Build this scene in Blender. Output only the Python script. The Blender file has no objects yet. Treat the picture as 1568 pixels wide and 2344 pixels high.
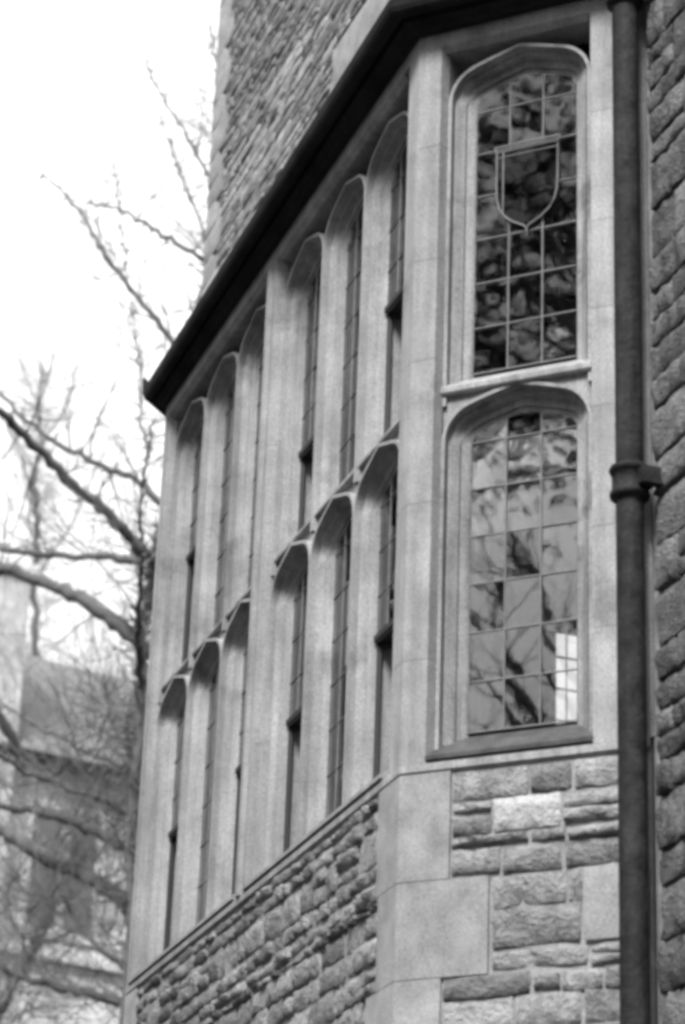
import bpy, math, random
from mathutils import Vector, Matrix
random.seed(7)
S2 = math.sqrt(.5)
sc = bpy.context.scene
col = sc.collection

# ------------------------------------------------------------------ camera, world, sun, exposure
CAM = Vector((10.6345, -3.9386, 1.6)); YAW, PITCH, ROLL, FV = 1.2428, .4186, .0384, 6031.57
fwd = Vector((-math.sin(YAW)*math.cos(PITCH), math.cos(YAW)*math.cos(PITCH), math.sin(PITCH)))
r0 = Vector((math.cos(YAW), math.sin(YAW), 0)); u0 = r0.cross(fwd)
cR = math.cos(ROLL)*r0 + math.sin(ROLL)*u0
cU = -math.sin(ROLL)*r0 + math.cos(ROLL)*u0
cam_d = bpy.data.cameras.new('camera'); cam = bpy.data.objects.new('camera', cam_d); col.objects.link(cam)
m = Matrix((cR, cU, -fwd)).transposed().to_4x4(); m.translation = CAM
cam.matrix_world = m
cam_d.sensor_fit = 'VERTICAL'; cam_d.sensor_height = 36; cam_d.lens = FV/2344*36
cam_d.clip_start = .1; cam_d.clip_end = 2000
cam_d.dof.use_dof = True; cam_d.dof.focus_distance = 14.0; cam_d.dof.aperture_fstop = 2.2
sc.camera = cam

SUN_EL, SUN_AZ = math.radians(48), math.radians(-42)     # azimuth measured from +X
wd = bpy.data.worlds.new('World'); sc.world = wd; wd.use_nodes = True
nt = wd.node_tree; nt.nodes.clear()
sky = nt.nodes.new('ShaderNodeTexSky'); sky.sky_type = 'NISHITA'; sky.sun_disc = False
sky.sun_elevation = SUN_EL; sky.sun_rotation = math.pi/2 - SUN_AZ
sky.air_density = 1.0; sky.dust_density = 6.0; sky.ozone_density = 1.0
bw = nt.nodes.new('ShaderNodeRGBToBW')
bg = nt.nodes.new('ShaderNodeBackground'); bg.inputs['Strength'].default_value = .15
out = nt.nodes.new('ShaderNodeOutputWorld')
# even overcast (standard overcast luminance, (1 + 2 sin elevation) / 3) laid over the clear sky
tc = nt.nodes.new('ShaderNodeTexCoord'); sx = nt.nodes.new('ShaderNodeSeparateXYZ'); nt.links.new(tc.outputs['Generated'], sx.inputs[0])
cl = nt.nodes.new('ShaderNodeMath'); cl.operation = 'MAXIMUM'; cl.inputs[1].default_value = 0; nt.links.new(sx.outputs['Z'], cl.inputs[0])
ov = nt.nodes.new('ShaderNodeMath'); ov.operation = 'MULTIPLY_ADD'; ov.inputs[1].default_value = 3.6; ov.inputs[2].default_value = 1.8
nt.links.new(cl.outputs[0], ov.inputs[0])
oc = nt.nodes.new('ShaderNodeMath'); oc.operation = 'MULTIPLY_ADD'
oc.inputs[1].default_value = .10; nt.links.new(ov.outputs[0], oc.inputs[2])
nt.links.new(sky.outputs[0], bw.inputs[0]); nt.links.new(bw.outputs[0], oc.inputs[0]); nt.links.new(oc.outputs[0], bg.inputs['Color']); nt.links.new(bg.outputs[0], out.inputs[0])
sd = bpy.data.lights.new('sun', 'SUN'); sd.energy = 2.2; sd.angle = math.radians(18); sd.color = (1, 1, 1)
so = bpy.data.objects.new('sun', sd); col.objects.link(so)
sdir = Vector((math.cos(SUN_EL)*math.cos(SUN_AZ), math.cos(SUN_EL)*math.sin(SUN_AZ), math.sin(SUN_EL)))
so.rotation_euler = sdir.to_track_quat('Z', 'Y').to_euler(); so.location = (5, -10, 30)
sc.view_settings.view_transform = 'Standard'; sc.view_settings.look = 'None'
sc.view_settings.exposure = 1.45; sc.view_settings.gamma = 1.0
sc.render.engine = 'CYCLES'
sc.cycles.filter_width = 3.8; sc.cycles.max_bounces = 6; sc.cycles.diffuse_bounces = 2; sc.cycles.transparent_max_bounces = 24

# ------------------------------------------------------------------ helpers
def ray(x, y):                       # direction of a photo pixel (1568 x 2344 grid)
    return (fwd + cR*((x-784)/FV) - cU*((y-1172)/FV))
def at_dist(x, y, dh):               # point at horizontal distance dh from the camera
    v = ray(x, y); return CAM + v*(dh/math.hypot(v.x, v.y))
def at_z(x, y, z):
    v = ray(x, y); return CAM + v*((z-CAM.z)/v.z)

class MB:
    def __init__(self): self.v = []; self.f = []
    def add(self, vs, fs):
        o = len(self.v); self.v += [tuple(p) for p in vs]; self.f += [tuple(i+o for i in f) for f in fs]
    def box(self, P, lo, hi):        # P(a,b,c) -> world point
        (x0, y0, z0), (x1, y1, z1) = lo, hi
        vs = [P(x, y, z) for z in (z0, z1) for y in (y0, y1) for x in (x0, x1)]
        self.add(vs, [(0,2,3,1), (4,5,7,6), (0,1,5,4), (2,6,7,3), (0,4,6,2), (1,3,7,5)])
    def prism(self, poly, z0, z1):   # plan polygon extruded in z
        n = len(poly)
        self.add([(x, y, z0) for x, y in poly] + [(x, y, z1) for x, y in poly],
                 [tuple(range(n))[::-1], tuple(range(n, 2*n))] + [(i, (i+1) % n, n+(i+1) % n, n+i) for i in range(n)])
    def extrude_profile(self, P, s0, s1, prof):   # profile (d, z) run straight along s
        n = len(prof)
        self.add([P(s0, d, z) for d, z in prof] + [P(s1, d, z) for d, z in prof],
                 [(i, (i+1) % n, n+(i+1) % n, n+i) for i in range(n)] + [tuple(range(n))[::-1], tuple(range(n, 2*n))])
    def tube(self, pts, rad, sides=6, cap=True):
        pts = [Vector(p) for p in pts]; o = len(self.v); n = len(pts)
        for i, p in enumerate(pts):
            t = (pts[min(i+1, n-1)] - pts[max(i-1, 0)])
            if t.length < 1e-9: t = Vector((0, 0, 1))
            t.normalize()
            a = t.cross(Vector((0, 0, 1)) if abs(t.z) < .9 else Vector((1, 0, 0))).normalized(); b = t.cross(a)
            for k in range(sides):
                an = 2*math.pi*k/sides
                self.v.append(tuple(p + (a*math.cos(an) + b*math.sin(an))*rad[i]))
        for i in range(n-1):
            for k in range(sides):
                k2 = (k+1) % sides
                self.f.append((o+i*sides+k, o+i*sides+k2, o+(i+1)*sides+k2, o+(i+1)*sides+k))
        if cap:
            self.f.append(tuple(o+k for k in range(sides))[::-1]); self.f.append(tuple(o+(n-1)*sides+k for k in range(sides)))
    def lathe(self, c, prof, seg=24):
        o = len(self.v); n = len(prof)
        for rr, z in prof:
            for k in range(seg):
                a = 2*math.pi*k/seg; self.v.append((c[0]+rr*math.cos(a), c[1]+rr*math.sin(a), z))
        for i in range(n-1):
            for k in range(seg):
                k2 = (k+1) % seg
                self.f.append((o+i*seg+k, o+i*seg+k2, o+(i+1)*seg+k2, o+(i+1)*seg+k))
    def mesh(self, name, mat, smooth=False):
        me = bpy.data.meshes.new(name); me.from_pydata(self.v, [], self.f); me.validate(); me.update()
        me.materials.append(mat)
        if smooth:
            me.polygons.foreach_set('use_smooth', [True]*len(me.polygons))
        return me
    def build(self, name, mat, parent=None, smooth=False):
        o = bpy.data.objects.new(name, self.mesh(name, mat, smooth)); col.objects.link(o)
        if parent: set_parent(o, parent)
        return o
def set_parent(o, p):
    o.parent = p
    if p.type == 'EMPTY': o.matrix_parent_inverse = Matrix.Translation(-Vector(p.location))
def empty(name, loc):
    e = bpy.data.objects.new(name, None); e.location = loc; e.empty_display_size = .3; col.objects.link(e); return e
def tag(o, label=None, cat=None, group=None, kind=None):
    if label: o['label'] = label
    if cat: o['category'] = cat
    if group: o['group'] = group
    if kind: o['kind'] = kind
    return o
class Face:                          # a wall plane: s along the wall, d inward, z up
    def __init__(self, o, ang):
        self.o = Vector((o[0], o[1], 0)); self.ang = ang
        self.t = Vector((math.cos(ang), math.sin(ang), 0)); self.n = Vector((-math.sin(ang), math.cos(ang), 0))
    def __call__(self, s, d, z): return self.o + self.t*s + self.n*d + Vector((0, 0, z))
YW = .84; LC = YW/S2; XL = -4.655
FR = Face((0, 0), 0); CA = Face((0, 0), math.pi/4); FA = Face((XL-YW, YW), -math.pi/4); MW = Face((0, YW), 0)

# ------------------------------------------------------------------ materials (black-and-white film: all greys)
def ramp(nt, fac, stops):
    r = nt.nodes.new('ShaderNodeValToRGB'); e = r.color_ramp.elements
    e[0].position, e[1].position = stops[0][0], stops[-1][0]
    e[0].color = (stops[0][1],)*3+(1,); e[1].color = (stops[-1][1],)*3+(1,)
    for p, v in stops[1:-1]:
        x = e.new(p); x.color = (v,)*3+(1,)
    nt.links.new(fac, r.inputs[0]); return r.outputs[0]
def noise(nt, vec, scale, detail=5, rough=.6):
    n = nt.nodes.new('ShaderNodeTexNoise'); n.inputs['Scale'].default_value = scale
    n.inputs['Detail'].default_value = detail; n.inputs['Roughness'].default_value = rough
    nt.links.new(vec, n.inputs['Vector']); return n.outputs[0]
def mul(nt, a, b):
    x = nt.nodes.new('ShaderNodeMath'); x.operation = 'MULTIPLY'; nt.links.new(a, x.inputs[0])
    if isinstance(b, (int, float)): x.inputs[1].default_value = b
    else: nt.links.new(b, x.inputs[1])
    return x.outputs[0]
def material(name, base, blotch=(.8, 1.15), bscale=3., grain=(.82, 1.15), gscale=90., streak=None, rnd=None, rough=.85, bump=.25, bdist=.01, spec=.25, stain=None, metallic=0):
    mt = bpy.data.materials.new(name); mt.use_nodes = True; nt = mt.node_tree
    bs = nt.nodes['Principled BSDF']; bs.inputs['Roughness'].default_value = rough
    bs.inputs['Specular IOR Level'].default_value = spec; bs.inputs['Metallic'].default_value = metallic
    g = nt.nodes.new('ShaderNodeNewGeometry').outputs['Position']
    b1 = noise(nt, g, bscale, 6, .65); g1 = noise(nt, g, gscale, 3, .7)
    v = mul(nt, ramp(nt, b1, [(.3, blotch[0]), (.7, blotch[1])]), ramp(nt, g1, [(.3, grain[0]), (.7, grain[1])]))
    if streak:
        mp = nt.nodes.new('ShaderNodeMapping'); mp.inputs['Scale'].default_value = (1, 1, .08)
        nt.links.new(g, mp.inputs[0])
        v = mul(nt, v, ramp(nt, noise(nt, mp.outputs[0], streak[0], 4, .6), [(.35, streak[1]), (.62, 1.)]))
    if stain:
        v = mul(nt, v, ramp(nt, noise(nt, g, stain[0], 7, .7), [(stain[1], 1.), (stain[1]+.12, stain[2])]))
    if rnd:
        oi = nt.nodes.new('ShaderNodeObjectInfo')
        v = mul(nt, v, ramp(nt, oi.outputs['Random'], [(0, rnd[0]), (.5, (rnd[0]+rnd[1])/2*.97), (1, rnd[1])]))
    v = mul(nt, v, base)
    nt.links.new(v, bs.inputs['Base Color'])
    bp = nt.nodes.new('ShaderNodeBump'); bp.inputs['Strength'].default_value = bump; bp.inputs['Distance'].default_value = bdist
    ad = nt.nodes.new('ShaderNodeMath'); ad.operation = 'ADD'; nt.links.new(b1, ad.inputs[0]); nt.links.new(mul(nt, g1, .5), ad.inputs[1])
    nt.links.new(ad.outputs[0], bp.inputs['Height']); nt.links.new(bp.outputs[0], bs.inputs['Normal'])
    return mt
M = {}
M['ashlar'] = material('ashlar', .38, (.70, 1.16), 2.6, (.62, 1.34), 110, streak=(10, .70), rnd=(.92, 1.06), rough=.92, bump=.35, bdist=.008, stain=(2.3, .55, .62))
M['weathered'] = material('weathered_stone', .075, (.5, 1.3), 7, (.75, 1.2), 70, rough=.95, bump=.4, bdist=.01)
M['ashlar_stained'] = material('stained_ashlar', .35, (.7, 1.15), 3.5, (.62, 1.34), 110, streak=(11, .60), rough=.92, bump=.35, bdist=.008, stain=(3.1, .55, .55))
M['quoin'] = material('quoin_stone', .37, (.62, 1.16), 5, (.62, 1.34), 100, rnd=(.80, 1.06), bump=.5, bdist=.012, stain=(2.6, .58, .7))
M['rubble'] = material('rubble_stone', .35, (.55, 1.28), 11, (.74, 1.2), 55, rnd=(.68, 1.2), rough=.95, bump=1.0, bdist=.05)
M['rubble_shaded'] = material('shaded_rubble_stone', .18, (.42, 1.35), 9, (.7, 1.25), 55, rnd=(.6, 1.25), rough=.95, bump=1.0, bdist=.05)  # darker copy of the rubble: shade beside the pipe put into the colour
M['pale_rubble'] = material('pale_rubble_stone', .52, (.75, 1.15), 11, (.8, 1.15), 55, rough=.95, bump=1.0, bdist=.04)
M['rubble_dark'] = material('upper_rubble_stone', .30, (.6, 1.3), 6, (.75, 1.2), 50, rnd=(.55, 1.25), rough=.95, bump=.7, bdist=.02)
M['mortar'] = material('mortar', .30, (.7, 1.2), 6, (.8, 1.15), 60, rough=1, bump=.6, bdist=.02)
M['eave'] = material('dark_painted_timber', .022, (.5, 1.6), 3, (.8, 1.2), 40, rough=.9, spec=.08)
M['lead'] = material('lead_came', .2, (.8, 1.2), 20, rough=.6, metallic=.2)
M['iron'] = material('cast_iron_paint', .018, (.4, 2.2), 8, (.7, 1.5), 40, streak=(14, .5), rough=.75, spec=.2, bump=.8, bdist=.012)
M['interior'] = material('plaster_interior', .16, rough=.9)
M['timber'] = material('dark_casement', .03, rough=.6)
M['bark'] = material('bark', .12, (.6, 1.3), 8, (.8, 1.2), 40, rough=.95, bump=.6, bdist=.02)
M['twig'] = material('twig_bark', .15, rough=.95)
M['slate'] = material('slate_roof', .21, (.75, 1.2), .7, (.8, 1.15), 6, rnd=(.8, 1.2), rough=.8)
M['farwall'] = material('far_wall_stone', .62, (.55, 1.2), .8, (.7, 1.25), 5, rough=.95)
M['added_wing_wall'] = material('added_wing_stone', .14, (.6, 1.3), .8, (.7, 1.25), 5, rough=.95)  # kept dark so the added wings bounce little light onto the bay
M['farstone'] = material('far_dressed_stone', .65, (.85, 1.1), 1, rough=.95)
M['grass'] = material('lawn', .04, (.7, 1.2), .5, rough=1)
M['paving'] = material('paving', .05, (.8, 1.15), .6, rough=.95)
M['needle'] = material('needle_foliage', .05, (.6, 1.4), 1.2, rough=.9)
M['leadroof'] = material('lead_roof', .16, rough=.7)
def glass(name, tint, f_mult):
    mt = bpy.data.materials.new(name); mt.use_nodes = True; nt = mt.node_tree; nt.nodes.clear()
    o = nt.nodes.new('ShaderNodeOutputMaterial'); mx = nt.nodes.new('ShaderNodeMixShader')
    tr = nt.nodes.new('ShaderNodeBsdfTransparent'); tr.inputs[0].default_value = (tint,)*3+(1,)
    gl = nt.nodes.new('ShaderNodeBsdfGlossy'); gl.inputs['Roughness'].default_value = .02
    gl.inputs['Color'].default_value = (1, 1, 1, 1)
    fr = nt.nodes.new('ShaderNodeFresnel'); fr.inputs[0].default_value = f_mult
    g = nt.nodes.new('ShaderNodeNewGeometry').outputs['Position']
    bp = nt.nodes.new('ShaderNodeBump'); bp.inputs['Strength'].default_value = .022; bp.inputs['Distance'].default_value = .01
    nt.links.new(noise(nt, g, 7, 2, .5), bp.inputs['Height']); nt.links.new(bp.outputs[0], gl.inputs['Normal'])
    nt.links.new(fr.outputs[0], mx.inputs[0]); nt.links.new(tr.outputs[0], mx.inputs[1]); nt.links.new(gl.outputs[0], mx.inputs[2])
    nt.links.new(mx.outputs[0], o.inputs[0]); return mt
M['glass'] = glass('leaded_glass', .80, 1.8)
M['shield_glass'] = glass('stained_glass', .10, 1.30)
M['farglass'] = material('far_window_glass', .13, rough=.15, spec=.6, bump=0)

# ------------------------------------------------------------------ ground
b = MB(); b.add([(-900, -900, 0), (900, -900, 0), (900, 900, 0), (-900, 900, 0)], [(0, 1, 2, 3)])
tag(b.build('ground', M['grass']), kind='structure')
b = MB(); b.box(lambda x, y, z: Vector((x, y, z)), (-30, -6.5, -.05), (40, -.9, .02))
tag(b.build('path', M['paving']), kind='structure')

# ------------------------------------------------------------------ stones
def stone_mesh(seed, mat, name, nx=5, nz=3, bulge=.30, jit=.045):
    rg = random.Random(seed); b = MB(); g = {}
    for k in range(nz+1):
        for i in range(nx+1):
            edge = i in (0, nx) or k in (0, nz)
            x = i/nx-.5; z = k/nz-.5
            if not edge: x += rg.uniform(-.07, .07); z += rg.uniform(-.08, .08)
            else:
                if i in (0, nx): x *= 1+rg.uniform(-jit, .0)*1.3
                if k in (0, nz): z *= 1+rg.uniform(-jit, .0)*2.0
            y = -(1-bulge) - rg.uniform(-.15, .2) if edge else -1 - rg.uniform(-.45, .32)
            g[i, k] = len(b.v); b.v.append((x, y, z))
    for k in range(nz):
        for i in range(nx): b.f.append((g[i, k], g[i+1, k], g[i+1, k+1], g[i, k+1]))
    rim = [g[i, 0] for i in range(nx+1)] + [g[nx, k] for k in range(1, nz+1)] + [g[i, nz] for i in range(nx-1, -1, -1)] + [g[0, k] for k in range(nz-1, 0, -1)]
    n0 = len(b.v)
    for r_ in rim: b.v.append((b.v[r_][0], 0, b.v[r_][2]))
    for i in range(len(rim)):
        j = (i+1) % len(rim); b.f.append((rim[i], n0+i, n0+j, rim[j]))
    return b.mesh(name, mat, True)
VAR = {k: [stone_mesh(100*q+i, M[k], 'stone') for i in range(10)] for q, k in enumerate(('rubble', 'rubble_dark', 'rubble_shaded'))}
QV = [stone_mesh(900+i, M['quoin'], 'quoin', 3, 3, .12, .012) for i in range(4)]
def place_stone(F, s0, s1, z0, z1, d0, depth, key, parent, name='stone', tilt=.0):
    me = random.choice(QV if key == 'quoin' else VAR[key])
    o = bpy.data.objects.new(name, me); col.objects.link(o)
    o.location = F((s0+s1)/2, d0, (z0+z1)/2); o.rotation_euler = (0, random.uniform(-tilt, tilt), F.ang)
    o.scale = (s1-s0, depth, z1-z0); set_parent(o, parent); return o
def rubble(F, s_lo, s_hi, z_lo, z_hi, hc, lc, d0, depth, key, parent, gap=.010, skip=None, limit=10**9, tilt=.02, wander=.0):
    """coursed rubble: returns boxes not built as single objects"""
    z = z_lo; rest = []; cells = []
    while z < z_hi-.03:
        h = random.uniform(*hc); z1 = min(z+h, z_hi)
        if z_hi-z1 < .04: z1 = z_hi
        s = s_lo(z) if callable(s_lo) else s_lo; se = s_hi(z) if callable(s_hi) else s_hi
        while s < se-.02:
            w = random.uniform(*lc)*(.7+.3*h/hc[1]); s1 = min(s+w, se)
            if se-s1 < .06: s1 = se
            if h > .8*hc[1] and random.random() < .35 and s1-s < .3:      # two thin stones in a tall course
                zm = z+(z1-z)*random.uniform(.4, .6); cells += [(s, s1, z, zm), (s, s1, zm, z1)]
            else: cells.append((s, s1, z, z1))
            s = s1
        z = z1
    for c in cells:
        if skip and skip(c): continue
        g = gap*random.uniform(.6, 1.6)
        a = (F, c[0]+g/2, c[1]-g/2, c[2]+g/2+random.uniform(-wander, wander), c[3]-g/2+random.uniform(-wander, wander), d0, depth*random.uniform(.85, 1.3))
        if limit > 0: place_stone(*a, key, parent, tilt=tilt); limit -= 1
        else: rest.append(a)
    return rest
def stone_stuff(rest, key, parent, name='small_stones'):
    if not rest: return
    b = MB()
    for F, s0, s1, z0, z1, d0, dp in rest:
        me = random.choice(VAR[key]); o = len(b.v)
        for v in me.vertices:
            b.v.append(tuple(F((s0+s1)/2 + v.co.x*(s1-s0), d0+v.co.y*dp, (z0+z1)/2+v.co.z*(z1-z0))))
        for p in me.polygons: b.f.append(tuple(o+i for i in p.vertices))
    tag(b.build(name, M[key], parent, True), kind='stuff')

# ------------------------------------------------------------------ main building behind the bay
XE = -7.05                                                     # its far corner
ZTOP = 15.6
bld = tag(empty('stone_building', (-2, 3.5, 0)), 'rubble stone college building rising above the dark eave and running on right of the drainpipe', 'building')
I = lambda x, y, z: Vector((x, y, z))
WO = (3.73, 4.08, 7.9, 9.2)                                     # end-wall window seen through the bay: y0, y1, z0, z1
b = MB(); b.box(I, (YW, YW+.02, 0), (9, YW+.45, ZTOP))
wall_r = b.build('wall', M['mortar'], bld)
b = MB(); b.box(I, (XE+.02, YW+.02, 9.75), (YW, YW+.45, ZTOP))
wall_u = b.build('upper_wall', M['mortar'], bld)
b = MB(); b.box(I, (XE+.02, YW+.02, 0), (XL-YW+.02, YW+.45, 9.75))
b.build('wall', M['mortar'], bld)
b = MB()                                                       # end wall round its window
b.box(I, (XE, YW+.45, 0), (XE+.36, 6.9, WO[2])); b.box(I, (XE, YW+.45, WO[3]), (XE+.36, 6.9, ZTOP))
b.box(I, (XE, YW+.45, WO[2]), (XE+.36, WO[0], WO[3])); b.box(I, (XE, WO[1], WO[2]), (XE+.36, 6.9, WO[3]))
ew = b.build('end_wall', M['rubble_dark'], bld)
b = MB()
for z in (8.42, 8.68, 8.94): b.tube([(XE+.15, WO[0], z), (XE+.15, WO[1], z)], [.009]*2, 6)
b.tube([(XE+.15, WO[0]+.18, WO[2]), (XE+.15, WO[0]+.18, WO[3])], [.006]*2, 6)
b.build('window_bar', M['timber'], ew)
b = MB(); b.box(I, (XE, 6.5, 0), (9, 6.9, ZTOP)); b.box(I, (8.6, YW+.45, 0), (9, 6.5, ZTOP)); b.build('back_wall', M['rubble_dark'], bld)
b = MB(); b.box(I, (XE+.36, YW+.45, 4.7), (8.6, 6.5, 4.85)); b.build('interior_floor', M['interior'], bld)
b = MB(); b.box(I, (XE+.36, YW+.45, 9.6), (8.6, 6.5, 9.75)); b.build('interior_ceiling', M['interior'], bld)
b = MB(); b.box(I, (XE-.25, YW-.25, ZTOP), (9.2, 7.1, ZTOP+.25)); b.build('parapet', M['ashlar'], bld)
# rubble facing right of the pipe
rest = rubble(MW, .93, 3.2, 3.6, 10.6, (.11, .26), (.16, .45), .03, .05, 'rubble_shaded', wall_r, gap=.012, limit=300, tilt=.03, wander=.006,
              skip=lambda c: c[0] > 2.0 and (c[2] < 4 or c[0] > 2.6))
stone_stuff(rest, 'rubble_shaded', wall_r)
# rubble facing above the eave (with dressed quoins on its far corner and a pale dressed course)
qz = 10.6
k = 0
while qz < ZTOP-.02:
    h = random.uniform(.2, .3); w = .42 if k % 2 else .24
    place_stone(MW, XE-.01, XE+w, qz+.004, min(qz+h, ZTOP)-.004, .04, .048, 'quoin', wall_u, 'quoin'); qz += h; k += 1
def vis_u(c):     # the courses nobody sees behind the eave stay plain
    lo = 10.95 + .0*(c[0]); s = (c[0]+c[1])/2
    zmin = 11.25 + (s+7.0)*.10
    return c[3] < zmin-.35 or s > -1.6 or (s > -3.95 and 11.38 < c[2] < 11.93)
rest = rubble(MW, lambda z: XE+.34, -1.2, 10.6, 14.9, (.05, .105), (.16, .50), .03, .026, 'rubble_dark', wall_u, gap=.010, limit=300, skip=vis_u, tilt=.01, wander=.006)
stone_stuff(rest, 'rubble_dark', wall_u)
x = -3.95
while x < -1.5:
    w = random.uniform(.45, .7)
    place_stone(MW, x+.003, x+w-.003, 11.42, 11.88, .03, .055, 'quoin', wall_u, 'dressed_block'); x += w
# small iron bracket on the far corner of the upper wall
b = MB(); b.box(I, (XE-.16, YW+.05, 12.22), (XE+.02, YW+.17, 12.34)); b.tube([(XE-.13, YW+.11, 12.3), (XE-.17, YW+.11, 12.46), (XE-.2, YW+.11, 12.5)], [.035, .02, .012], 6)
b.tube([(XE+.0, YW+.11, 12.0), (XE-.1, YW+.11, 12.24)], [.02, .03], 6)
b.build('iron_bracket', M['iron'], bld)

# ------------------------------------------------------------------ bay window
bay = tag(empty('bay_window', (-2.3, .45, 0)), 'pale stone canted bay window with two tiers of pointed leaded lights', 'bay window')
ZH, ZW = 9.23, 9.31            # head of the openings, top of the stone wall
DS = .030                      # the lights stand this far behind the piers
GD = .134+DS                   # glass depth
PROF = [(w, d+DS) for w, d in ((0, .092), (0, .025), (.0175, .025), (.0195, .066), (.032, .069), (.038, .056), (.068, .086), (.072, .104), (.104, .122), (.1175, .139), (.1175, .34))]   # jambs
PRFA = [(w, d+DS) for w, d in ((0, .092), (0, .025), (.0175, .025), (.0195, .072), (.040, .078), (.043, .100), (.047, .118), (.082, .121), (.085, .137), (.1175, .139), (.1175, .34))]   # arches
class Arch:
    def __init__(self, a, h, r1=.20, phi=math.radians(72)):
        self.a, self.r1, self.phi = a, r1, phi; c1x = a-r1
        lo, hi = r1, 50.
        def apex(r2):
            cx = c1x-(r2-r1)*math.cos(phi); cz = -(r2-r1)*math.sin(phi)
            return cz + math.sqrt(max(r2*r2-cx*cx, 0))
        for _ in range(80):
            mid = (lo+hi)/2
            if apex(mid) < h: lo = mid
            else: hi = mid
        self.r2 = lo; self.c1x = c1x
        self.cx = c1x-(lo-r1)*math.cos(phi); self.cz = -(lo-r1)*math.sin(phi)
    def half(self, w, n1=9, n2=9):      # springing (+x side) to apex, offset inward by w
        pts = [(self.c1x+(self.r1-w)*math.cos(self.phi*i/n1), (self.r1-w)*math.sin(self.phi*i/n1)) for i in range(n1+1)]
        R = self.r2-w; th = math.acos(max(-1, min(1, -self.cx/R)))
        for i in range(1, n2+1):
            a = self.phi+(th-self.phi)*i/n2; pts.append((self.cx+R*math.cos(a), self.cz+R*math.sin(a)))
        return pts
    def z(self, x, w):
        x = abs(x); pts = self.half(w)
        if x >= pts[0][0]: return 0
        for (x0, z0), (x1, z1) in zip(pts, pts[1:]):
            if x1 <= x <= x0: return z0+(z1-z0)*(x0-x)/max(x0-x1, 1e-9)
        return pts[-1][1]
def window_light(F, c, half, zb, zs, h, zt, name='window_light'):
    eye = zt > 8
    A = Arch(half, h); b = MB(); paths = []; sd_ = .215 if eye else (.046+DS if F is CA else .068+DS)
    for (w, d), (wa, da) in zip([(0, sd_)]+PROF[1:], [(0, sd_)]+PRFA[1:]):
        hp = []
        for i, ((x, z), (xa, za)) in enumerate(zip(A.half(w), A.half(wa))):
            t = min(1., i/7); hp.append((x+(xa-x)*t, z+(za-z)*t, d+(da-d)*t))
        L = [(-half+w, zb, d)] + [(-x, zs+z, e) for x, z, e in hp] + [(x, zs+z, e) for x, z, e in hp[::-1][1:]] + [(half-w, zb, d)]
        paths.append([F(c+x, e, z) for x, z, e in L])
    n = len(paths[0]); o = len(b.v)
    for p in paths: b.v += [tuple(q) for q in p]
    for j in range(len(PROF)-1):
        for i in range(n-1):
            if j == 0 and (i == 0 or i == n-2): continue
            b.f.append((o+j*n+i, o+j*n+i+1, o+(j+1)*n+i+1, o+(j+1)*n+i))
    hp = A.half(0); L = [(-x, zs+z) for x, z in hp] + [(x, zs+z) for x, z in hp[::-1][1:]]
    lo = [F(c+x, sd_, z) for x, z in L]; up = [F(c+x, sd_, zt) for x, z in L]; n = len(L)
    if not eye: b.add(lo+up, [(i, i+1, n+i+1, n+i) for i in range(n-1)])
    lt = None
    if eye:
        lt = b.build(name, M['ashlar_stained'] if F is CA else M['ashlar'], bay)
        for a0, a1 in ((0, n//2), (n//2, n-1)):        # dark sheets added to blacken the two upper spandrels
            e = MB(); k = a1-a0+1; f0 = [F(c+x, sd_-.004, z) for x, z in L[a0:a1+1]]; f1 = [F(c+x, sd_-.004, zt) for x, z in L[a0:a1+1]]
            e.add(f0+f1, [(i, i+1, k+i+1, k+i) for i in range(k-1)]); e.build('spandrel_dark_sheet', M['shield_glass'], lt)
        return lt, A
    return b.build(name, M['ashlar_stained'] if F is CA else M['ashlar'], bay), A
PANE_CACHE = {}
def glaze(light, F, c, half, zb, zs, A, pitch, nrow, key, tilt=.55, open_rows=0, shield=None):
    """leaded panes: three columns, nrow full rows and an arched row"""
    g = half-.1175+.004; xs = [-g, -g/3, g/3, g]; T = .0018
    for r_ in range(nrow+1):
        if r_ < open_rows: continue
        z0 = zb+r_*pitch; z1 = z0+pitch
        for k in range(3):
            x0, x1 = xs[k], xs[k+1]; kk = (key, r_ if r_ == nrow else -1, k if r_ == nrow else 0)
            cx, cz = (x0+x1)/2, (z0+z1)/2
            if r_ == nrow:
                n = 7; top = [(x0+(x1-x0)*i/n) for i in range(n+1)]
                poly = [(x0, z0), (x1, z0)] + [(x, max(zs+A.z(x, .112), z0+.012)) for x in top[::-1]]
            else: poly = [(x0, z0), (x1, z0), (x1, z1), (x0, z1)]
            if kk not in PANE_CACHE:
                n = len(poly); p = MB()
                p.add([(x-cx, -T, z-cz) for x, z in poly]+[(x-cx, T, z-cz) for x, z in poly],
                      [tuple(range(n)), tuple(range(n, 2*n))[::-1]]+[(i, n+i, n+(i+1) % n, (i+1) % n) for i in range(n)])
                PANE_CACHE[kk] = p.mesh('pane', M['glass'])
            o = bpy.data.objects.new('pane', PANE_CACHE[kk]); col.objects.link(o); o.location = F(c+cx, GD, cz)
            o.rotation_euler = (math.radians(random.gauss(0, tilt)), 0, F.ang+math.radians(random.gauss(0, tilt)))
            o.parent = light
    lw = MB(); hw = .0046
    zlo = zb+open_rows*pitch
    def bar(x0, z0, x1, z1):
        if shield and False: return
        lw.tube([F(c+x0, GD-.003, z0), F(c+x1, GD-.003, z1)], [hw]*2, 6)
    for x in xs[1:3]: bar(x, zlo, x, zs+A.z(x, .115))
    for r_ in range(open_rows, nrow+1): bar(-g, zb+r_*pitch, g, zb+r_*pitch)
    lw.build('lead_came', M['lead'], light)
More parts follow.
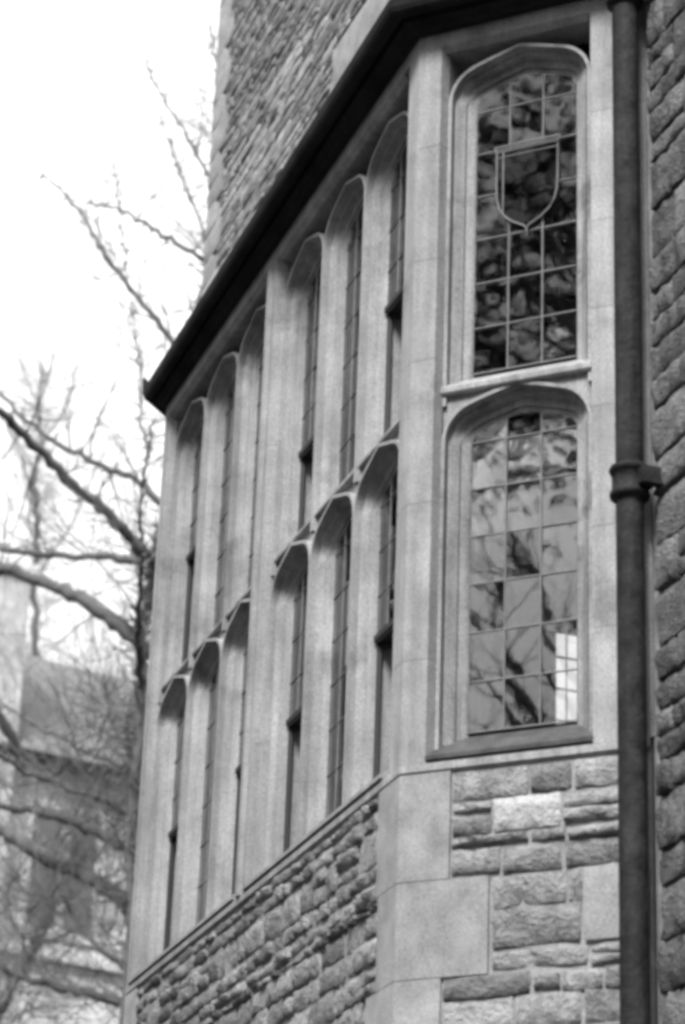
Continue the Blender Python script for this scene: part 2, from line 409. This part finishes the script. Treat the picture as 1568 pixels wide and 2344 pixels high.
def casement(light, F, c, half, z0, z1, ang):
    """dark iron casement swung inward below the fixed panes"""
    g = half-.1175; b = MB(); H = F(c-g, GD, 0); e = Face((H.x, H.y), F.ang+ang)
    for x0, x1, a, d in ((0, .025, z0, z1), (2*g-.025, 2*g, z0, z1), (0, 2*g, z0, z0+.025), (0, 2*g, z1-.025, z1)):
        b.box(e, (x0, -.012, a), (x1, .012, d))
    b.build('casement_frame', M['timber'], light)
    b = MB(); b.box(F, (c-g, GD-.02, z1), (c+g, GD+.03, z1+.03)); b.build('casement_head', M['timber'], light)
P_ = .6825; HF = P_/2; HC = .380
CF = [-4.225, -4.225+P_, -4.225+2*P_, -.5875-2*P_, -.5875-P_, -.5875]
UZ = dict(zb=7.41, pitch=.247, nrow=6, zs=8.922, h=.262, zt=9.204)
LZ = dict(zb=5.578, pitch=.2435, nrow=6, zs=7.024, h=.256, zt=7.287)
OPEN_U = {0: 3, 3: 2, 5: 3}; OPEN_L = {0: 3, 2: 3, 3: 3, 5: 3}
lights = []
for i, c in enumerate(CF):
    for tier, Z, OP in (('u', UZ, OPEN_U), ('l', LZ, OPEN_L)):
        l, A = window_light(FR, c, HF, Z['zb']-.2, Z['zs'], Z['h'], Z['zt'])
        k = OP.get(i, 0)
        glaze(l, FR, c, HF, Z['zb'], Z['zs'], A, Z['pitch'], Z['nrow'], 'f'+tier, open_rows=k)
        if k: casement(l, FR, c, HF, Z['zb'], Z['zb']+k*Z['pitch'], math.radians(62))
CC = .526
for tier, Z in (('u', UZ), ('l', LZ)):
    l, A = window_light(CA, CC, HC, Z['zb']-.2, Z['zs'], Z['h'], Z['zt'])
    glaze(l, CA, CC, HC, Z['zb'], Z['zs'], A, Z['pitch'], Z['nrow'], 'c'+tier)
    if tier == 'u':        # heraldic shield set into the upper glass
        sx, sz, sw, sh = CC+.012, 8.62, .162, .47
        hf = [(sw, -.20), (.98*sw, -.27), (.90*sw, -.325), (.72*sw, -.375), (.46*sw, -.413), (.20*sw, -.436), (.07*sw, -.448)]
        pts = [(-sw, 0), (sw, 0)] + hf + [(0, -sh)] + [(-x, z) for x, z in hf[::-1]]
        sh_b = MB(); n = len(pts)
        sh_b.add([CA(sx+x, GD-.020, sz+z) for x, z in pts]+[CA(sx+x, GD-.008, sz+z) for x, z in pts],
                 [tuple(range(n)), tuple(range(n, 2*n))[::-1]]+[(i, n+i, n+(i+1) % n, (i+1) % n) for i in range(n)])
        sho = sh_b.build('heraldic_shield', M['shield_glass'], l)
        ou = MB(); loop = pts+[pts[0], pts[1]]
        ou.tube([CA(sx+x, GD-.022, sz+z) for x, z in loop[:-1]], [.0046]*(len(loop)-1), 6)
        ou.tube([CA(sx-sw-.012, GD-.022, sz+.03), CA(sx-sw, GD-.022, sz)], [.0046]*2, 6); ou.tube([CA(sx+sw+.012, GD-.022, sz+.03), CA(sx+sw, GD-.022, sz)], [.0046]*2, 6)
        ou.tube([CA(sx-sw-.012, GD-.022, sz+.03), CA(sx+sw+.012, GD-.022, sz+.03)], [.006]*2, 6)
        ou.tube([CA(sx-sw+.035, GD-.022, sz-.002), CA(sx-sw+.035, GD-.022, sz-.36)], [.004]*2, 6); ou.tube([CA(sx-sw, GD-.022, sz-.03), CA(sx+sw, GD-.022, sz-.03)], [.003]*2, 6)
        ou.tube([CA(sx, GD-.022, sz-sh), CA(sx, GD-.022, sz-sh-.02)], [.0046]*2, 6)
        ou.build('shield_outline', M['lead'], l)
# --- piers (plan polygons)
def pier(name, poly, z0, z1, seed):
    rg = random.Random(seed); cx = sum(p[0] for p in poly)/len(poly); cy = sum(p[1] for p in poly)/len(poly); z = z0
    while z < z1-.01:
        h = rg.uniform(.45, .85); zt = z+h
        if z1-zt < .3: zt = z1
        b = MB(); b.prism(poly, z+.0012, zt-.0012 if zt < z1 else zt); b.build(name, M['ashlar'], bay); z = zt
    b = MB(); b.prism([(cx+(x-cx)*.985, cy+(y-cy)*.985) for x, y in poly], z0, z1); b.build('pier_core', M['mortar'], bay)
def plan(F, s, d): p = F(s, d, 0); return (p.x, p.y)
ZP0 = 5.40
eF = CF[5]+HF; eC = CC-HC
vi = (-.32*math.tan(math.radians(22.5)), .32)
pier('corner_pier', [(eF, .32), (eF, .025+DS), (eF+.110, 0), (-.006, 0), (.004, .003), plan(CA, eC-.021, 0), plan(CA, eC, .025+DS), plan(CA, eC, .32), vi], ZP0, ZH, 1)
l3, l4 = CF[2]+HF, CF[3]-HF; mid = (l3+l4)/2
pier('centre_pier', [(l3, .32), (l3, .025+DS), (l3+.075, 0), (mid-.04, 0), (mid-.02, -.016), (mid+.02, -.016), (mid+.04, 0), (mid+.048, .012), (mid+.055, 0), (l4-.021, 0), (l4, .025+DS), (l4, .32)], ZP0, ZH, 2)
e0 = CF[0]-HF
pier('corner_pier', [(XL, 0), (XL+.055, 0), (XL+.063, .014), (XL+.071, 0), (e0-.021, 0), (e0, .025+DS), (e0, .32), (XL+.13, .32)], ZP0, ZH, 3)
w0 = CC+HC
pier('wall_pier', [plan(CA, w0, .32), plan(CA, w0, .025+DS), plan(CA, w0+.021, 0), plan(CA, LC+.02, 0), plan(CA, LC+.02, .32)], ZP0, ZH, 4)
b = MB(); b.prism([plan(FA, 0, 0), plan(FA, LC, 0), plan(FA, LC, .3), plan(FA, 0, .3)], 0, ZW); b.build('far_side_wall', M['ashlar'], bay)
# --- head chamfers, transoms, sills between the piers
GR = [(FR, e0, l3), (FR, l4, eF), (CA, eC, w0)]
for F, a, c in GR:
    b = MB(); b.extrude_profile(F, a-.021, c+.021, [(0, ZH), (.030, ZH-.028), (.24, ZH-.028), (.24, ZH+.06), (.002, ZH+.06)]); b.build('window_head', M['ashlar'], bay)
    b = MB(); b.extrude_profile(F, a-.004, c+.004, ([(.041, 7.306), (.038, 7.298), (.038, 7.274), (.046, 7.264), (.17, 7.262)] if F is CA else [(.066, 7.310), (.064, 7.306), (.064, 7.290), (.07, 7.285), (.17, 7.284)]) + [ (.33, 7.30), (.33, 7.43), (.205, 7.418)])
    b.build('transom', M['ashlar_stained'], bay)
    b = MB(); b.extrude_profile(F, a-.019, c+.019, [(-.012, 5.43), (-.012, 5.41), (.33, 5.41), (.33, 5.592), (.205, 5.588)])
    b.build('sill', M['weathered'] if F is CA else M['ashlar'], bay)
def sweep(path, prof, name, mat, parent, ends=True, taper=None):
    """profile (outward, z) swept along a plan polyline with mitred corners; the outside is on the right hand"""
    P = [Vector((x, y, 0)) for x, y in path]; N = len(P); b = MB(); dirs = [(P[i+1]-P[i]).normalized() for i in range(N-1)]
    nr = [Vector((d.y, -d.x, 0)) for d in dirs]
    for i in range(N):
        if i == 0: mo = nr[0]
        elif i == N-1: mo = nr[-1]
        else:
            mo = (nr[i-1]+nr[i]).normalized(); mo = mo/mo.dot(nr[i])
        k = taper[i] if taper else 1
        for o_, z in prof: b.v.append(tuple(P[i]+mo*(o_*k)+Vector((0, 0, z))))
    n = len(prof)
    for i in range(N-1):
        for j in range(n):
            j2 = (j+1) % n; b.f.append((i*n+j, (i+1)*n+j, (i+1)*n+j2, i*n+j2))
    b.f.append(tuple(range(n))); b.f.append(tuple((N-1)*n+j for j in range(n))[::-1])
    return b.build(name, mat, parent)
PATH = [(XL-YW, YW), (XL, 0), (0, 0), (YW, YW)]
sweep(PATH, [(0, ZH), (0, ZW+.03), (-.3, ZW+.03), (-.3, ZH)], 'head_course', M['ashlar'], bay)
sweep(PATH, [(0, 5.40), (.002, 5.385), (.002, 5.362), (-.02, 5.350), (-.3, 5.350), (-.3, 5.40)], 'sill_course', M['ashlar'], bay)
# --- dark projecting eave with gutter
TP = [.56, .56, .74, .74]
sweep(PATH, [(-.2, ZW+.001), (.07, ZW+.001), (.085, ZW+.03), (.13, ZW+.045), (.13, ZW+.13), (-.2, ZW+.17)], 'eave_soffit', M['eave'], bay, taper=TP)
gp = [(.132, ZW+.05)] + [(.20-.068*math.cos(a), ZW+.115-.068*math.sin(a)) for a in [math.pi*i/8 for i in range(1, 8)]] + [(.272, ZW+.135), (.262, ZW+.145), (.132, ZW+.145)]
gut = sweep(PATH, gp, 'gutter', M['eave'], bay, taper=TP)
b = MB(); b.tube([(XL-.10, -.11, ZW+.13), (XL-.11, -.12, ZW+.2), (XL-.13, -.13, ZW+.25)], [.035, .025, .012], 6); b.build('gutter_stop', M['eave'], gut)
b = MB(); b.v += [(XL-YW, YW, ZW+.14), (XL, 0, ZW+.14), (0, 0, ZW+.14), (YW, YW, ZW+.14), (XL-YW, YW+.05, ZW+.5), (YW, YW+.05, ZW+.5)]
b.f += [(0, 1, 2, 3), (0, 4, 1), (1, 4, 5, 2), (2, 5, 3), (0, 3, 5, 4)]; b.build('roof', M['leadroof'], bay)
b = MB(); b.prism([(XL-YW+.1, YW+.46), (XL, .34), (0, .34), (YW-.1, YW+.46)], 4.72, 4.86); b.build('bay_floor', M['interior'], bay)
# --- base wall with rubble facing and dressed quoins
sweep(PATH, [(-.0185, 0), (-.0185, 5.349), (-.4, 5.349), (-.4, 0)], 'base_wall', M['mortar'], bay)
base = [o for o in bay.children if o.name.startswith('base_wall')][0]
qz = 5.352; k = 0; qF = []; qC = []
for h, wf, wc in ((.50, .27, .25), (.44, .24, .44), (.43, .36, .22), (.4, .22, .40), (.42, .4, .2)):
    z0 = qz-h; b = MB(); e = .0
    j = .002
    b.prism([(-wf, .12), (-wf, .004), (-wf+.004, 0), (-.004, 0), plan(CA, .004, 0), plan(CA, wc-.004, 0), plan(CA, wc, .004), plan(CA, wc, .12), (-.05, .12)], z0+j, qz-j)
    b.build('corner_quoin', M['quoin'], base)
    qF.append((z0, qz, wf)); qC.append((z0, qz, wc)); qz = z0
qz = 5.352; qL = []
for h, w in ((.42, .24), (.38, .14), (.40, .26), (.4, .14), (.45, .26)):
    z0 = qz-h; b = MB(); b.box(FR, (XL+.001, -.001, z0+.004), (XL+w, .1, qz-.004)); b.build('corner_quoin', M['quoin'], base); qL.append((z0, qz, w)); qz = z0
def edge(tab, z, dflt):
    for a, c, w in tab:
        if a-.001 <= z < c: return w
    return dflt
# the front: smaller random rubble, broken at every quoin height so that no stone runs under a quoin
def clipped(F, tabL, tabR, s0, s1, hc, lc, z0, z1, flip=False, **kw):
    cuts = sorted({z0, z1} | {a for t in (tabL, tabR) for a, c, w in t if z0 < a < z1})
    for a, c in zip(cuts, cuts[1:]):
        zm = (a+c)/2
        lo = s0+edge(tabL, zm, 0)+.004; hi = s1-edge(tabR, zm, 0)-.004
        st = rubble(F, lo, hi, a+.002, c-.002, hc, lc, .045, .045, 'rubble', base, **kw)
clipped(FR, qL, qF, XL, 0, (.07, .17), (.10, .36), 3.6, 5.346, gap=.010, tilt=.07, wander=.010)
for r0_, r1_, za, zc in ((.25, LC-.03, 5.20, 5.346), (.25, .455, 5.045, 5.20), (.775, LC-.03, 5.045, 5.20), (.25, LC-.03, 4.852, 5.045), (.44, .88, 4.52, 4.852),
                         (.44, LC-.03, 4.412, 4.52), (.22, LC-.03, 3.982, 4.412), (.40, LC-.03, 3.6, 3.982)):
    rubble(CA, r0_+.004, r1_-.002, za+.002, zc-.002, (.07, .19), (.16, .55), .045, .045, 'rubble', base, gap=.008, tilt=.03, wander=.008)
o = place_stone(CA, .455, .775, 5.045, 5.20, .045, .05, 'rubble', base); o.data = o.data.copy(); o.data.materials[0] = M['pale_rubble']
place_stone(CA, .884, LC-.02, 4.524, 4.848, .045, .05, 'quoin', base, 'quoin')

# ------------------------------------------------------------------ drainpipe
PC = (.905, .725)
pipe = tag(empty('drainpipe', (PC[0], PC[1], 0)), 'dark cast iron drainpipe with ring collars between the bay and the rubble wall', 'drainpipe')
b = MB(); b.lathe(PC, [(.063, 0), (.063, 10.2)], 28); b.build('pipe', M['iron'], pipe, True)
for z in (8.93+.28, 6.57, 3.98):
    b = MB(); b.lathe(PC, [(.063, z-.10), (.068, z-.095), (.088, z-.085), (.093, z-.07), (.088, z-.055), (.080, z-.05), (.080, z+.03), (.088, z+.035), (.094, z+.05), (.088, z+.065), (.063, z+.07)], 28)
    c = b.build('collar', M['iron'], pipe, True)
    b = MB(); b.box(I, (PC[0]-.02, PC[1]+.05, z-.04), (PC[0]+.13, PC[1]+.085, z+.02)); b.box(I, (PC[0]+.085, PC[1]+.0, z-.05), (PC[0]+.135, PC[1]+.13, z+.03)); b.build('ear', M['iron'], c)
b = MB(); b.box(I, (PC[0]-.1, PC[1]-.1, 9.37), (PC[0]+.12, PC[1]+.1, 9.62)); b.build('rainwater_head', M['iron'], pipe)

# ------------------------------------------------------------------ far wing across the court
zr = 18.0
A0 = at_z(65, 1500, zr); A1 = at_z(315, 1562, zr); dv = (A1-A0); dv.z = 0; dv.normalize()
fw = Face((A0.x, A0.y), math.atan2(dv.y, dv.x))           # s runs to the right; d grows away from the camera
if fw.n.dot(Vector((-1, 0, 0))) < 0: raise RuntimeError('facing')
far = tag(empty('far_building', tuple(fw(6, 4, 0))), 'slate roofed stone wing far behind the bare tree branches', 'building')
ze = 15.5
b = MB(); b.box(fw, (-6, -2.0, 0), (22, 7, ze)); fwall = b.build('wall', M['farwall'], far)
b = MB(); b.extrude_profile(fw, -1.14, 22.4, [(-2.35, ze-.1), (0, zr), (2.4, ze+.3), (7.2, ze-.1)]); froof = b.build('roof', M['slate'], far)
b = MB(); b.extrude_profile(fw, -6, 22.4, [(-2.45, ze-.1), (-2.36, ze-.2), (-2.2, ze-.2), (-2.2, ze-.1)]); b.build('gutter', M['iron'], froof)
b = MB(); b.box(fw, (-7.5, -2.3, 0), (-1.15, 1.5, 18.45)); tw = b.build('chimney_block', M['farwall'], far)
b = MB(); b.box(fw, (-7.6, -2.4, 18.45), (-1.05, 1.6, 18.65)); b.build('coping', M['farstone'], tw)
for s in range(-3, 21, 3):
    for z0, z1 in ((12.6, 14.6), (8.2, 10.2), (4.4, 6.2)):
        if s < 0 and z1 > 14: continue
        b = MB()
        for x0, x1, a, c in ((s-.75, s-.6, z0-.15, z1+.15), (s+.6, s+.75, z0-.15, z1+.15), (s-.6, s+.6, z1, z1+.15), (s-.6, s+.6, z0-.15, z0), (s-.06, s+.06, z0, z1)):
            b.box(fw, (x0, -2.09, a), (x1, -1.98, c))
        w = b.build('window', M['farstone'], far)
        for q in (-1, 1):
            b = MB(); b.box(fw, (s+q*.33-.27, -2.03, z0), (s+q*.33+.27, -1.99, z1)); b.build('pane', M['farglass'], w)
for z in (12.1, 8.9):
    b = MB(); b.box(fw, (-1.1, -2.12, z), (22, -1.99, z+.25)); b.build('string_course', M['farstone'], far)

# ------------------------------------------------------------------ bare trees
def bare_tree(name, label, trunk, branches, dist, seed, twig_n=1.0, group=None, dense=None):
    """trunk and branches: lists of (x, y, width) photo pixels; dist: horizontal metres of the trunk"""
    rg = random.Random(seed)
    T = [at_dist(x, y, dist) for x, y, w in trunk]; tr = [w/FV*(p-CAM).length/2 for p, (x, y, w) in zip(T, trunk)]
    g = Vector((T[0].x, T[0].y-.0, 0)); T = [g, (g+T[0])/2+Vector((.15, .1, 0))] + T; tr = [tr[0]*1.9, tr[0]*1.25] + tr
    root = tag(empty(name, tuple(g)), label, 'tree', group)
    T2 = []; R2 = []
    for i in range(len(T)-1):
        for k in range(7):
            t = k/7; T2.append(T[i].lerp(T[i+1], t)+Vector((rg.gauss(0, .022), rg.gauss(0, .022), 0))*(i > 1)); R2.append((tr[i]*(1-t)+tr[i+1]*t)*rg.uniform(.82, 1.25))
    T2.append(T[-1]); R2.append(tr[-1])
    b = MB(); b.tube(T2, R2, 12); b.build('trunk', M['bark'], root, True)
    tw = MB(); cnt = 0
    def grow(p, d, L, r, lvl):
        nonlocal cnt
        n = 4 if lvl < 2 else 3; pts = [p]; rr = [r]; q = p.copy(); dd = d.normalized()
        for i in range(n):
            dd = (dd + Vector((rg.gauss(0, .22), rg.gauss(0, .22), rg.gauss(.05, .2)))).normalized()
            q = q + dd*(L/n); pts.append(q.copy()); rr.append(r*(1-.75*(i+1)/n))
            if lvl < 3 and i < n:
                for _ in range(2 if lvl < 2 else 1):
                    if rg.random() < .85:
                        sd = (dd + Vector((rg.gauss(0, .8), rg.gauss(0, .8), rg.gauss(.25, .6)))).normalized()
                        grow(q, sd, L*rg.uniform(.35, .6), r*(1-.75*(i+1)/n)*.7, lvl+1)
        tw.tube(pts, rr, 3, False); cnt += 1
    for bi, br in enumerate(branches):
        off = rg.uniform(-2.5, 2.5); n = len(br); P = []; R = []
        for i, (x, y, w) in enumerate(br):
            q = at_dist(x, y, dist + off*i/max(n-1, 1)); P.append(q); R.append(max(w/FV*(q-CAM).length/2, .006))
        # smooth the polyline and add knobbles
        Q = []; RR = []
        for i in range(n-1):
            for k in range(6):
                t = k/6; p0 = P[max(i-1, 0)]; p1 = P[i]; p2 = P[i+1]; p3 = P[min(i+2, n-1)]
                v = .5*((2*p1)+(p2-p0)*t+(2*p0-5*p1+4*p2-p3)*t*t+(3*p1-p0-3*p2+p3)*t**3)
                Q.append(v+Vector((rg.gauss(0, .012), rg.gauss(0, .012), rg.gauss(0, .018)))); RR.append((R[i]*(1-t)+R[i+1]*t)*rg.uniform(.85, 1.18))
        Q.append(P[-1]); RR.append(R[-1])
        b = MB(); b.tube(Q, RR, 8); b.build('branch', M['bark'], root, True)
        # spurs and twigs
        for i in range(len(Q)-1):
            seg = Q[i+1]-Q[i]; tdir = seg.normalized()
            for _ in range(int(seg.length*9*twig_n)+1):
                p = Q[i]+seg*rg.random(); d = Vector((rg.gauss(0, 1), rg.gauss(0, 1), rg.gauss(.2, 1)))
                L = rg.uniform(.04, .12); tw.tube([p, p+d.normalized()*L*.6, p+d.normalized()*L+Vector((0, 0, .02))], [.008, .010, .006], 4, False)
            if rg.random() < min(.95, seg.length*3.0*twig_n):
                d = (tdir*.7 + Vector((rg.gauss(0, .7), rg.gauss(0, .7), rg.gauss(.2, .7))))
                grow(Q[i].copy(), d, rg.uniform(.6, 1.9), min(RR[i]*.35, .010)+.003, 1)
    for i in range(14, len(T2)-1):
        for _ in range(int(6*twig_n)):
            p = T2[i].lerp(T2[i+1], rg.random()); d = Vector((rg.gauss(0, 1), rg.gauss(0, 1), rg.gauss(.3, .6))).normalized(); L = rg.uniform(.12, .4)
            tw.tube([p, p+d*L*.6, p+d*L+Vector((0, 0, .05))], [.011, .009, .005], 4, False)
        for _ in range(2): grow(T2[i].copy(), Vector((rg.gauss(0, 1), rg.gauss(0, 1), rg.gauss(.4, .6))), rg.uniform(.5, 1.3), .010, 1)
    if dense:
        for (x, y, sx, sy, n) in dense:
            for _ in range(n):
                p = at_dist(x+rg.gauss(0, sx), y+rg.gauss(0, sy), dist+rg.uniform(-2, 3))
                grow(p, Vector((rg.gauss(0, 1), rg.gauss(0, 1), rg.gauss(.5, .7))), rg.uniform(.7, 1.8), .009, 1)
    tag(tw.build('twigs', M['twig'], root), kind='stuff')
    return root
bare_tree('bare_tree', 'large bare tree with thick knobbly branches beside the far end of the bay',
    [(284, 2344, 24), (306, 1800, 20), (322, 1560, 19), (328, 1420, 22), (354, 1300, 32), (415, 1050, 42), (445, 800, 36), (505, 560, 28), (530, 350, 20), (550, 150, 10)],
    [[(368, 1320, 30), (330, 1262, 28), (250, 1180, 25), (150, 1090, 23), (60, 1000, 21), (0, 945, 19), (-60, 880, 16)],
     [(380, 1160, 18), (320, 1105, 15), (240, 1065, 13), (130, 1010, 11), (60, 960, 9), (0, 900, 8), (-60, 850, 6)],
     [(360, 1310, 24), (300, 1280, 20), (150, 1275, 16), (50, 1265, 13), (-20, 1248, 11)],
     [(350, 1500, 38), (290, 1445, 34), (200, 1380, 31), (100, 1330, 28), (0, 1300, 26), (-60, 1280, 22)],
     [(440, 835, 16), (400, 785, 13), (340, 710, 12), (290, 650, 11), (235, 575, 9), (200, 510, 7), (155, 450, 5), (95, 395, 3)],
     [(500, 620, 13), (460, 590, 10), (400, 555, 9), (340, 520, 7), (280, 482, 5), (200, 465, 3)],
     [(520, 450, 9), (475, 395, 7), (430, 320, 6), (390, 250, 4), (355, 190, 3), (330, 135, 2)],
     [(490, 640, 8), (455, 505, 6), (420, 420, 5), (398, 360, 4), (365, 265, 3)],
     [(530, 250, 5), (500, 180, 4), (488, 110, 3), (480, 60, 2)],
     [(345, 1050, 6), (322, 960, 6), (322, 870, 6), (312, 780, 5), (300, 690, 3)],
     [(290, 650, 4), (285, 570, 3), (272, 480, 3), (262, 380, 2)],
     [(330, 1260, 7), (318, 1180, 7), (335, 1060, 6), (350, 960, 4)],
     [(322, 1580, 18), (320, 1500, 22), (316, 1430, 18), (322, 1340, 11), (330, 1270, 8)]],
    27, 11, 1.0)
bare_tree('bare_tree', 'bare tree with heavy lower limbs crossing in front of the far wing',
    [(352, 2344, 70), (345, 2100, 60), (338, 1900, 50), (332, 1750, 36), (326, 1600, 22)],
    [[(340, 2090, 44), (297, 2072, 42), (230, 2025, 40), (150, 1985, 37), (60, 1935, 33), (-10, 1890, 30), (-70, 1850, 26)],
     [(336, 1965, 30), (300, 1948, 27), (200, 1895, 24), (110, 1862, 22), (30, 1850, 18), (-40, 1842, 14)],
     [(330, 1885, 13), (290, 1862, 11), (200, 1820, 10), (60, 1768, 8), (-20, 1720, 6)],
     [(320, 1780, 11), (250, 1742, 9), (160, 1700, 8), (50, 1640, 6), (-30, 1590, 5)],
     [(340, 2310, 26), (290, 2296, 24), (180, 2272, 22), (60, 2240, 18), (-20, 2200, 15)],
     [(330, 2240, 14), (270, 2205, 12), (200, 2140, 10), (150, 2060, 8), (120, 2000, 6)],
     [(310, 1770, 12), (290, 1690, 16), (300, 1620, 14), (316, 1560, 9)]],
    30, 23, 1.0, dense=[(170, 2100, 110, 140, 130), (240, 1720, 50, 110, 120), (60, 2200, 60, 100, 35),])
bare_tree('bare_tree', 'leaning grey bare tree at the lower left edge of the picture',
    [(-20, 2344, 34), (40, 2230, 30), (90, 2125, 26), (135, 2040, 22), (170, 1975, 18), (200, 1880, 12), (215, 1780, 7)],
    [[(40, 1720, 24), (20, 1680, 26), (0, 1645, 24), (-40, 1590, 20)],
     [(135, 2040, 10), (100, 1960, 8), (85, 1860, 6), (90, 1780, 4)],
     [(60, 2190, 12), (120, 2150, 9), (190, 2125, 7), (250, 2120, 4)]],
    36, 37, .7, dense=[(90, 1950, 80, 160, 40)])
bare_tree('bare_tree', 'thin pale bare tree seen faintly against the sky at upper left',
    [(64, 1750, 20), (84, 1500, 17), (74, 1350, 15), (88, 1200, 12), (78, 1090, 9), (96, 1000, 6), (86, 920, 4), (104, 850, 2)],
    [[(84, 1180, 6), (60, 1080, 5), (20, 980, 4), (-30, 900, 3)], [(92, 1020, 5), (150, 930, 4), (175, 820, 3), (190, 720, 2)], [(80, 1330, 6), (150, 1220, 5), (200, 1120, 4), (240, 1030, 3)], [(95, 960, 4), (60, 860, 3), (10, 760, 2)]],
    46, 51, .5)

# ------------------------------------------------------------------ unseen wings added to block low sky light, behind the viewer and to the right
opp = tag(empty('added_opposite_wing', (-17, -32, 0)), 'added unseen wing with slate roof blocking the low sky opposite the bay', 'building')
b = MB(); b.box(I, (-40, -36, 0), (5, -28, 20)); b.build('wall', M['added_wing_wall'], opp)
b = MB(); b.extrude_profile(Face((0, -28), math.pi), -5.4, 40.4, [(-.3, 19.9), (4, 24.5), (8.3, 19.9)]); b.build('roof', M['slate'], opp)
for x in range(-38, 4, 4):
    for z in (2.0, 6.2, 10.2, 14.4):
        b = MB()
        for x0, x1, a, c in ((x-.8, x-.65, z-.15, z+2.4), (x+.65, x+.8, z-.15, z+2.4), (x-.65, x+.65, z+2.25, z+2.4), (x-.65, x+.65, z-.15, z)): b.box(I, (x0, -28.05, a), (x1, -27.93, c))
        w = b.build('window', M['farstone'], opp)
        b = MB(); b.box(I, (x-.65, -28.02, z), (x+.65, -27.98, z+2.25)); b.build('pane', M['farglass'], w)

side = tag(empty('added_side_wing', (30, -3, 0)), 'added unseen wing with slate roof blocking the low sky to the right', 'building')  # added out of view to cut low sky light from this side
b = MB(); b.box(I, (26, -36, 0), (34, 30, 17.0)); b.build('wall', M['added_wing_wall'], side)
b = MB(); b.extrude_profile(Face((26, 0), -math.pi/2), -30.4, 36.4, [(-.3, 16.9), (4, 21.5), (8.3, 16.9)]); b.build('roof', M['slate'], side)
for y in range(-34, 29, 4):
    for z in (2.0, 6.2, 10.0, 13.6):
        b = MB()
        for y0, y1, a, c in ((y-.8, y-.65, z-.15, z+2.4), (y+.65, y+.8, z-.15, z+2.4), (y-.65, y+.65, z+2.25, z+2.4), (y-.65, y+.65, z-.15, z)): b.box(I, (25.93, y0, a), (26.05, y1, c))
        w = b.build('window', M['farstone'], side)
        b = MB(); b.box(I, (25.98, y-.65, z), (26.02, y+.65, z+2.25)); b.build('pane', M['farglass'], w)

# ------------------------------------------------------------------ evergreen behind the viewer (mirrored in the side lights)
def evergreen(loc, label, seed, h0, h1, rad, leaf=1.):
    rg = random.Random(seed); root = tag(empty('evergreen_tree', loc), label, 'tree'); L = Vector(loc)
    b = MB(); b.tube([L, L+Vector((.1, 0, h0)), L+Vector((.2, .1, h1))], [.38, .3, .05], 10); b.build('trunk', M['bark'], root, True)
    br = MB(); fo = MB()
    for i in range(150):
        t = rg.random()**.8; z = h0+(h1-h0)*t; a = rg.uniform(0, 6.283); r_ = rad*(1-.5*t)*rg.uniform(.5, 1.05)
        p0 = L+Vector((.1, 0, z)); p1 = p0+Vector((math.cos(a)*r_, math.sin(a)*r_, rg.uniform(-.8, .8)))
        br.tube([p0, (p0+p1)/2+Vector((0, 0, .2)), p1], [.07, .05, .015], 5)
        for _ in range(130):
            q = p0.lerp(p1, rg.uniform(.2, 1.05))+Vector((rg.gauss(0, .4), rg.gauss(0, .4), rg.gauss(0, .28)))
            d = Vector((rg.gauss(0, 1), rg.gauss(0, 1), rg.gauss(0, .6))).normalized(); e = d.cross(Vector((rg.gauss(0, 1), rg.gauss(0, 1), 1))).normalized()
            s = rg.uniform(.07, .16)*leaf; o = len(fo.v)
            fo.v += [tuple(q-d*s), tuple(q+e*s*.4), tuple(q+d*s), tuple(q-e*s*.4)]; fo.f.append((o, o+1, o+2, o+3))
    br.build('branches', M['bark'], root); fo.build('crown', M['needle'], root); return root
evergreen((10.3, -17.5, 0), 'tall dark evergreen mirrored in the upper side light', 5, 16.0, 30, 6.0)
evergreen((3.6, -19, 0), 'dark evergreen mirrored in the upper side light farther from the pipe', 6, 16.5, 31, 6)
evergreen((-18, -7.6, 0), 'added evergreen out of view that darkens the reflections in the front lights', 8, 3, 26, 5, 2.4)  # unseen tree, added and thickened to darken the front glass

# ------------------------------------------------------------------ bare tree behind the viewer (mirrored in the lower side light)
def court_tree(loc, label, seed, H):
    rg = random.Random(seed); L = Vector(loc); root = tag(empty('bare_tree', loc), label, 'tree')
    b = MB(); b.tube([L, L+Vector((.1, .1, H*.3)), L+Vector((-.1, .2, H*.6)), L+Vector((.2, 0, H))], [.22, .17, .10, .02], 10); b.build('trunk', M['bark'], root, True)
    tw = MB()
    def grow(mb, p, d, ln, r_, lvl):
        q = p.copy(); pts = [q.copy()]; rr = [r_]; dd = d.normalized(); kids = []
        for i in range(4):
            dd = (dd+Vector((rg.gauss(0, .2), rg.gauss(0, .2), rg.gauss(.06, .16)))).normalized(); q = q+dd*(ln/4); pts.append(q.copy()); rr.append(r_*(1-.2*(i+1)))
            if lvl < 3:
                for _ in range(2): kids.append((q.copy(), (dd+Vector((rg.gauss(0, .7), rg.gauss(0, .7), rg.gauss(.2, .5)))), ln*rg.uniform(.35, .55), rr[-1]*.6))
        mb.tube(pts, rr, 5 if lvl < 2 else 3, False)
        for k in kids: grow(tw, *k, lvl+1)
    for i in range(26):
        z = H*rg.uniform(.45, .95); a = rg.uniform(0, 6.28); b = MB()
        grow(b, L+Vector((0, .1, z)), Vector((math.cos(a), math.sin(a), rg.uniform(.1, .7))), rg.uniform(2.5, 5)*(1.2-.6*z/H), .09, 1); b.build('branch', M['bark'], root)
    tag(tw.build('twigs', M['twig'], root), kind='stuff')
court_tree((7.7, -13.5, 0), 'spreading bare tree mirrored in the lower side light', 3, 18)
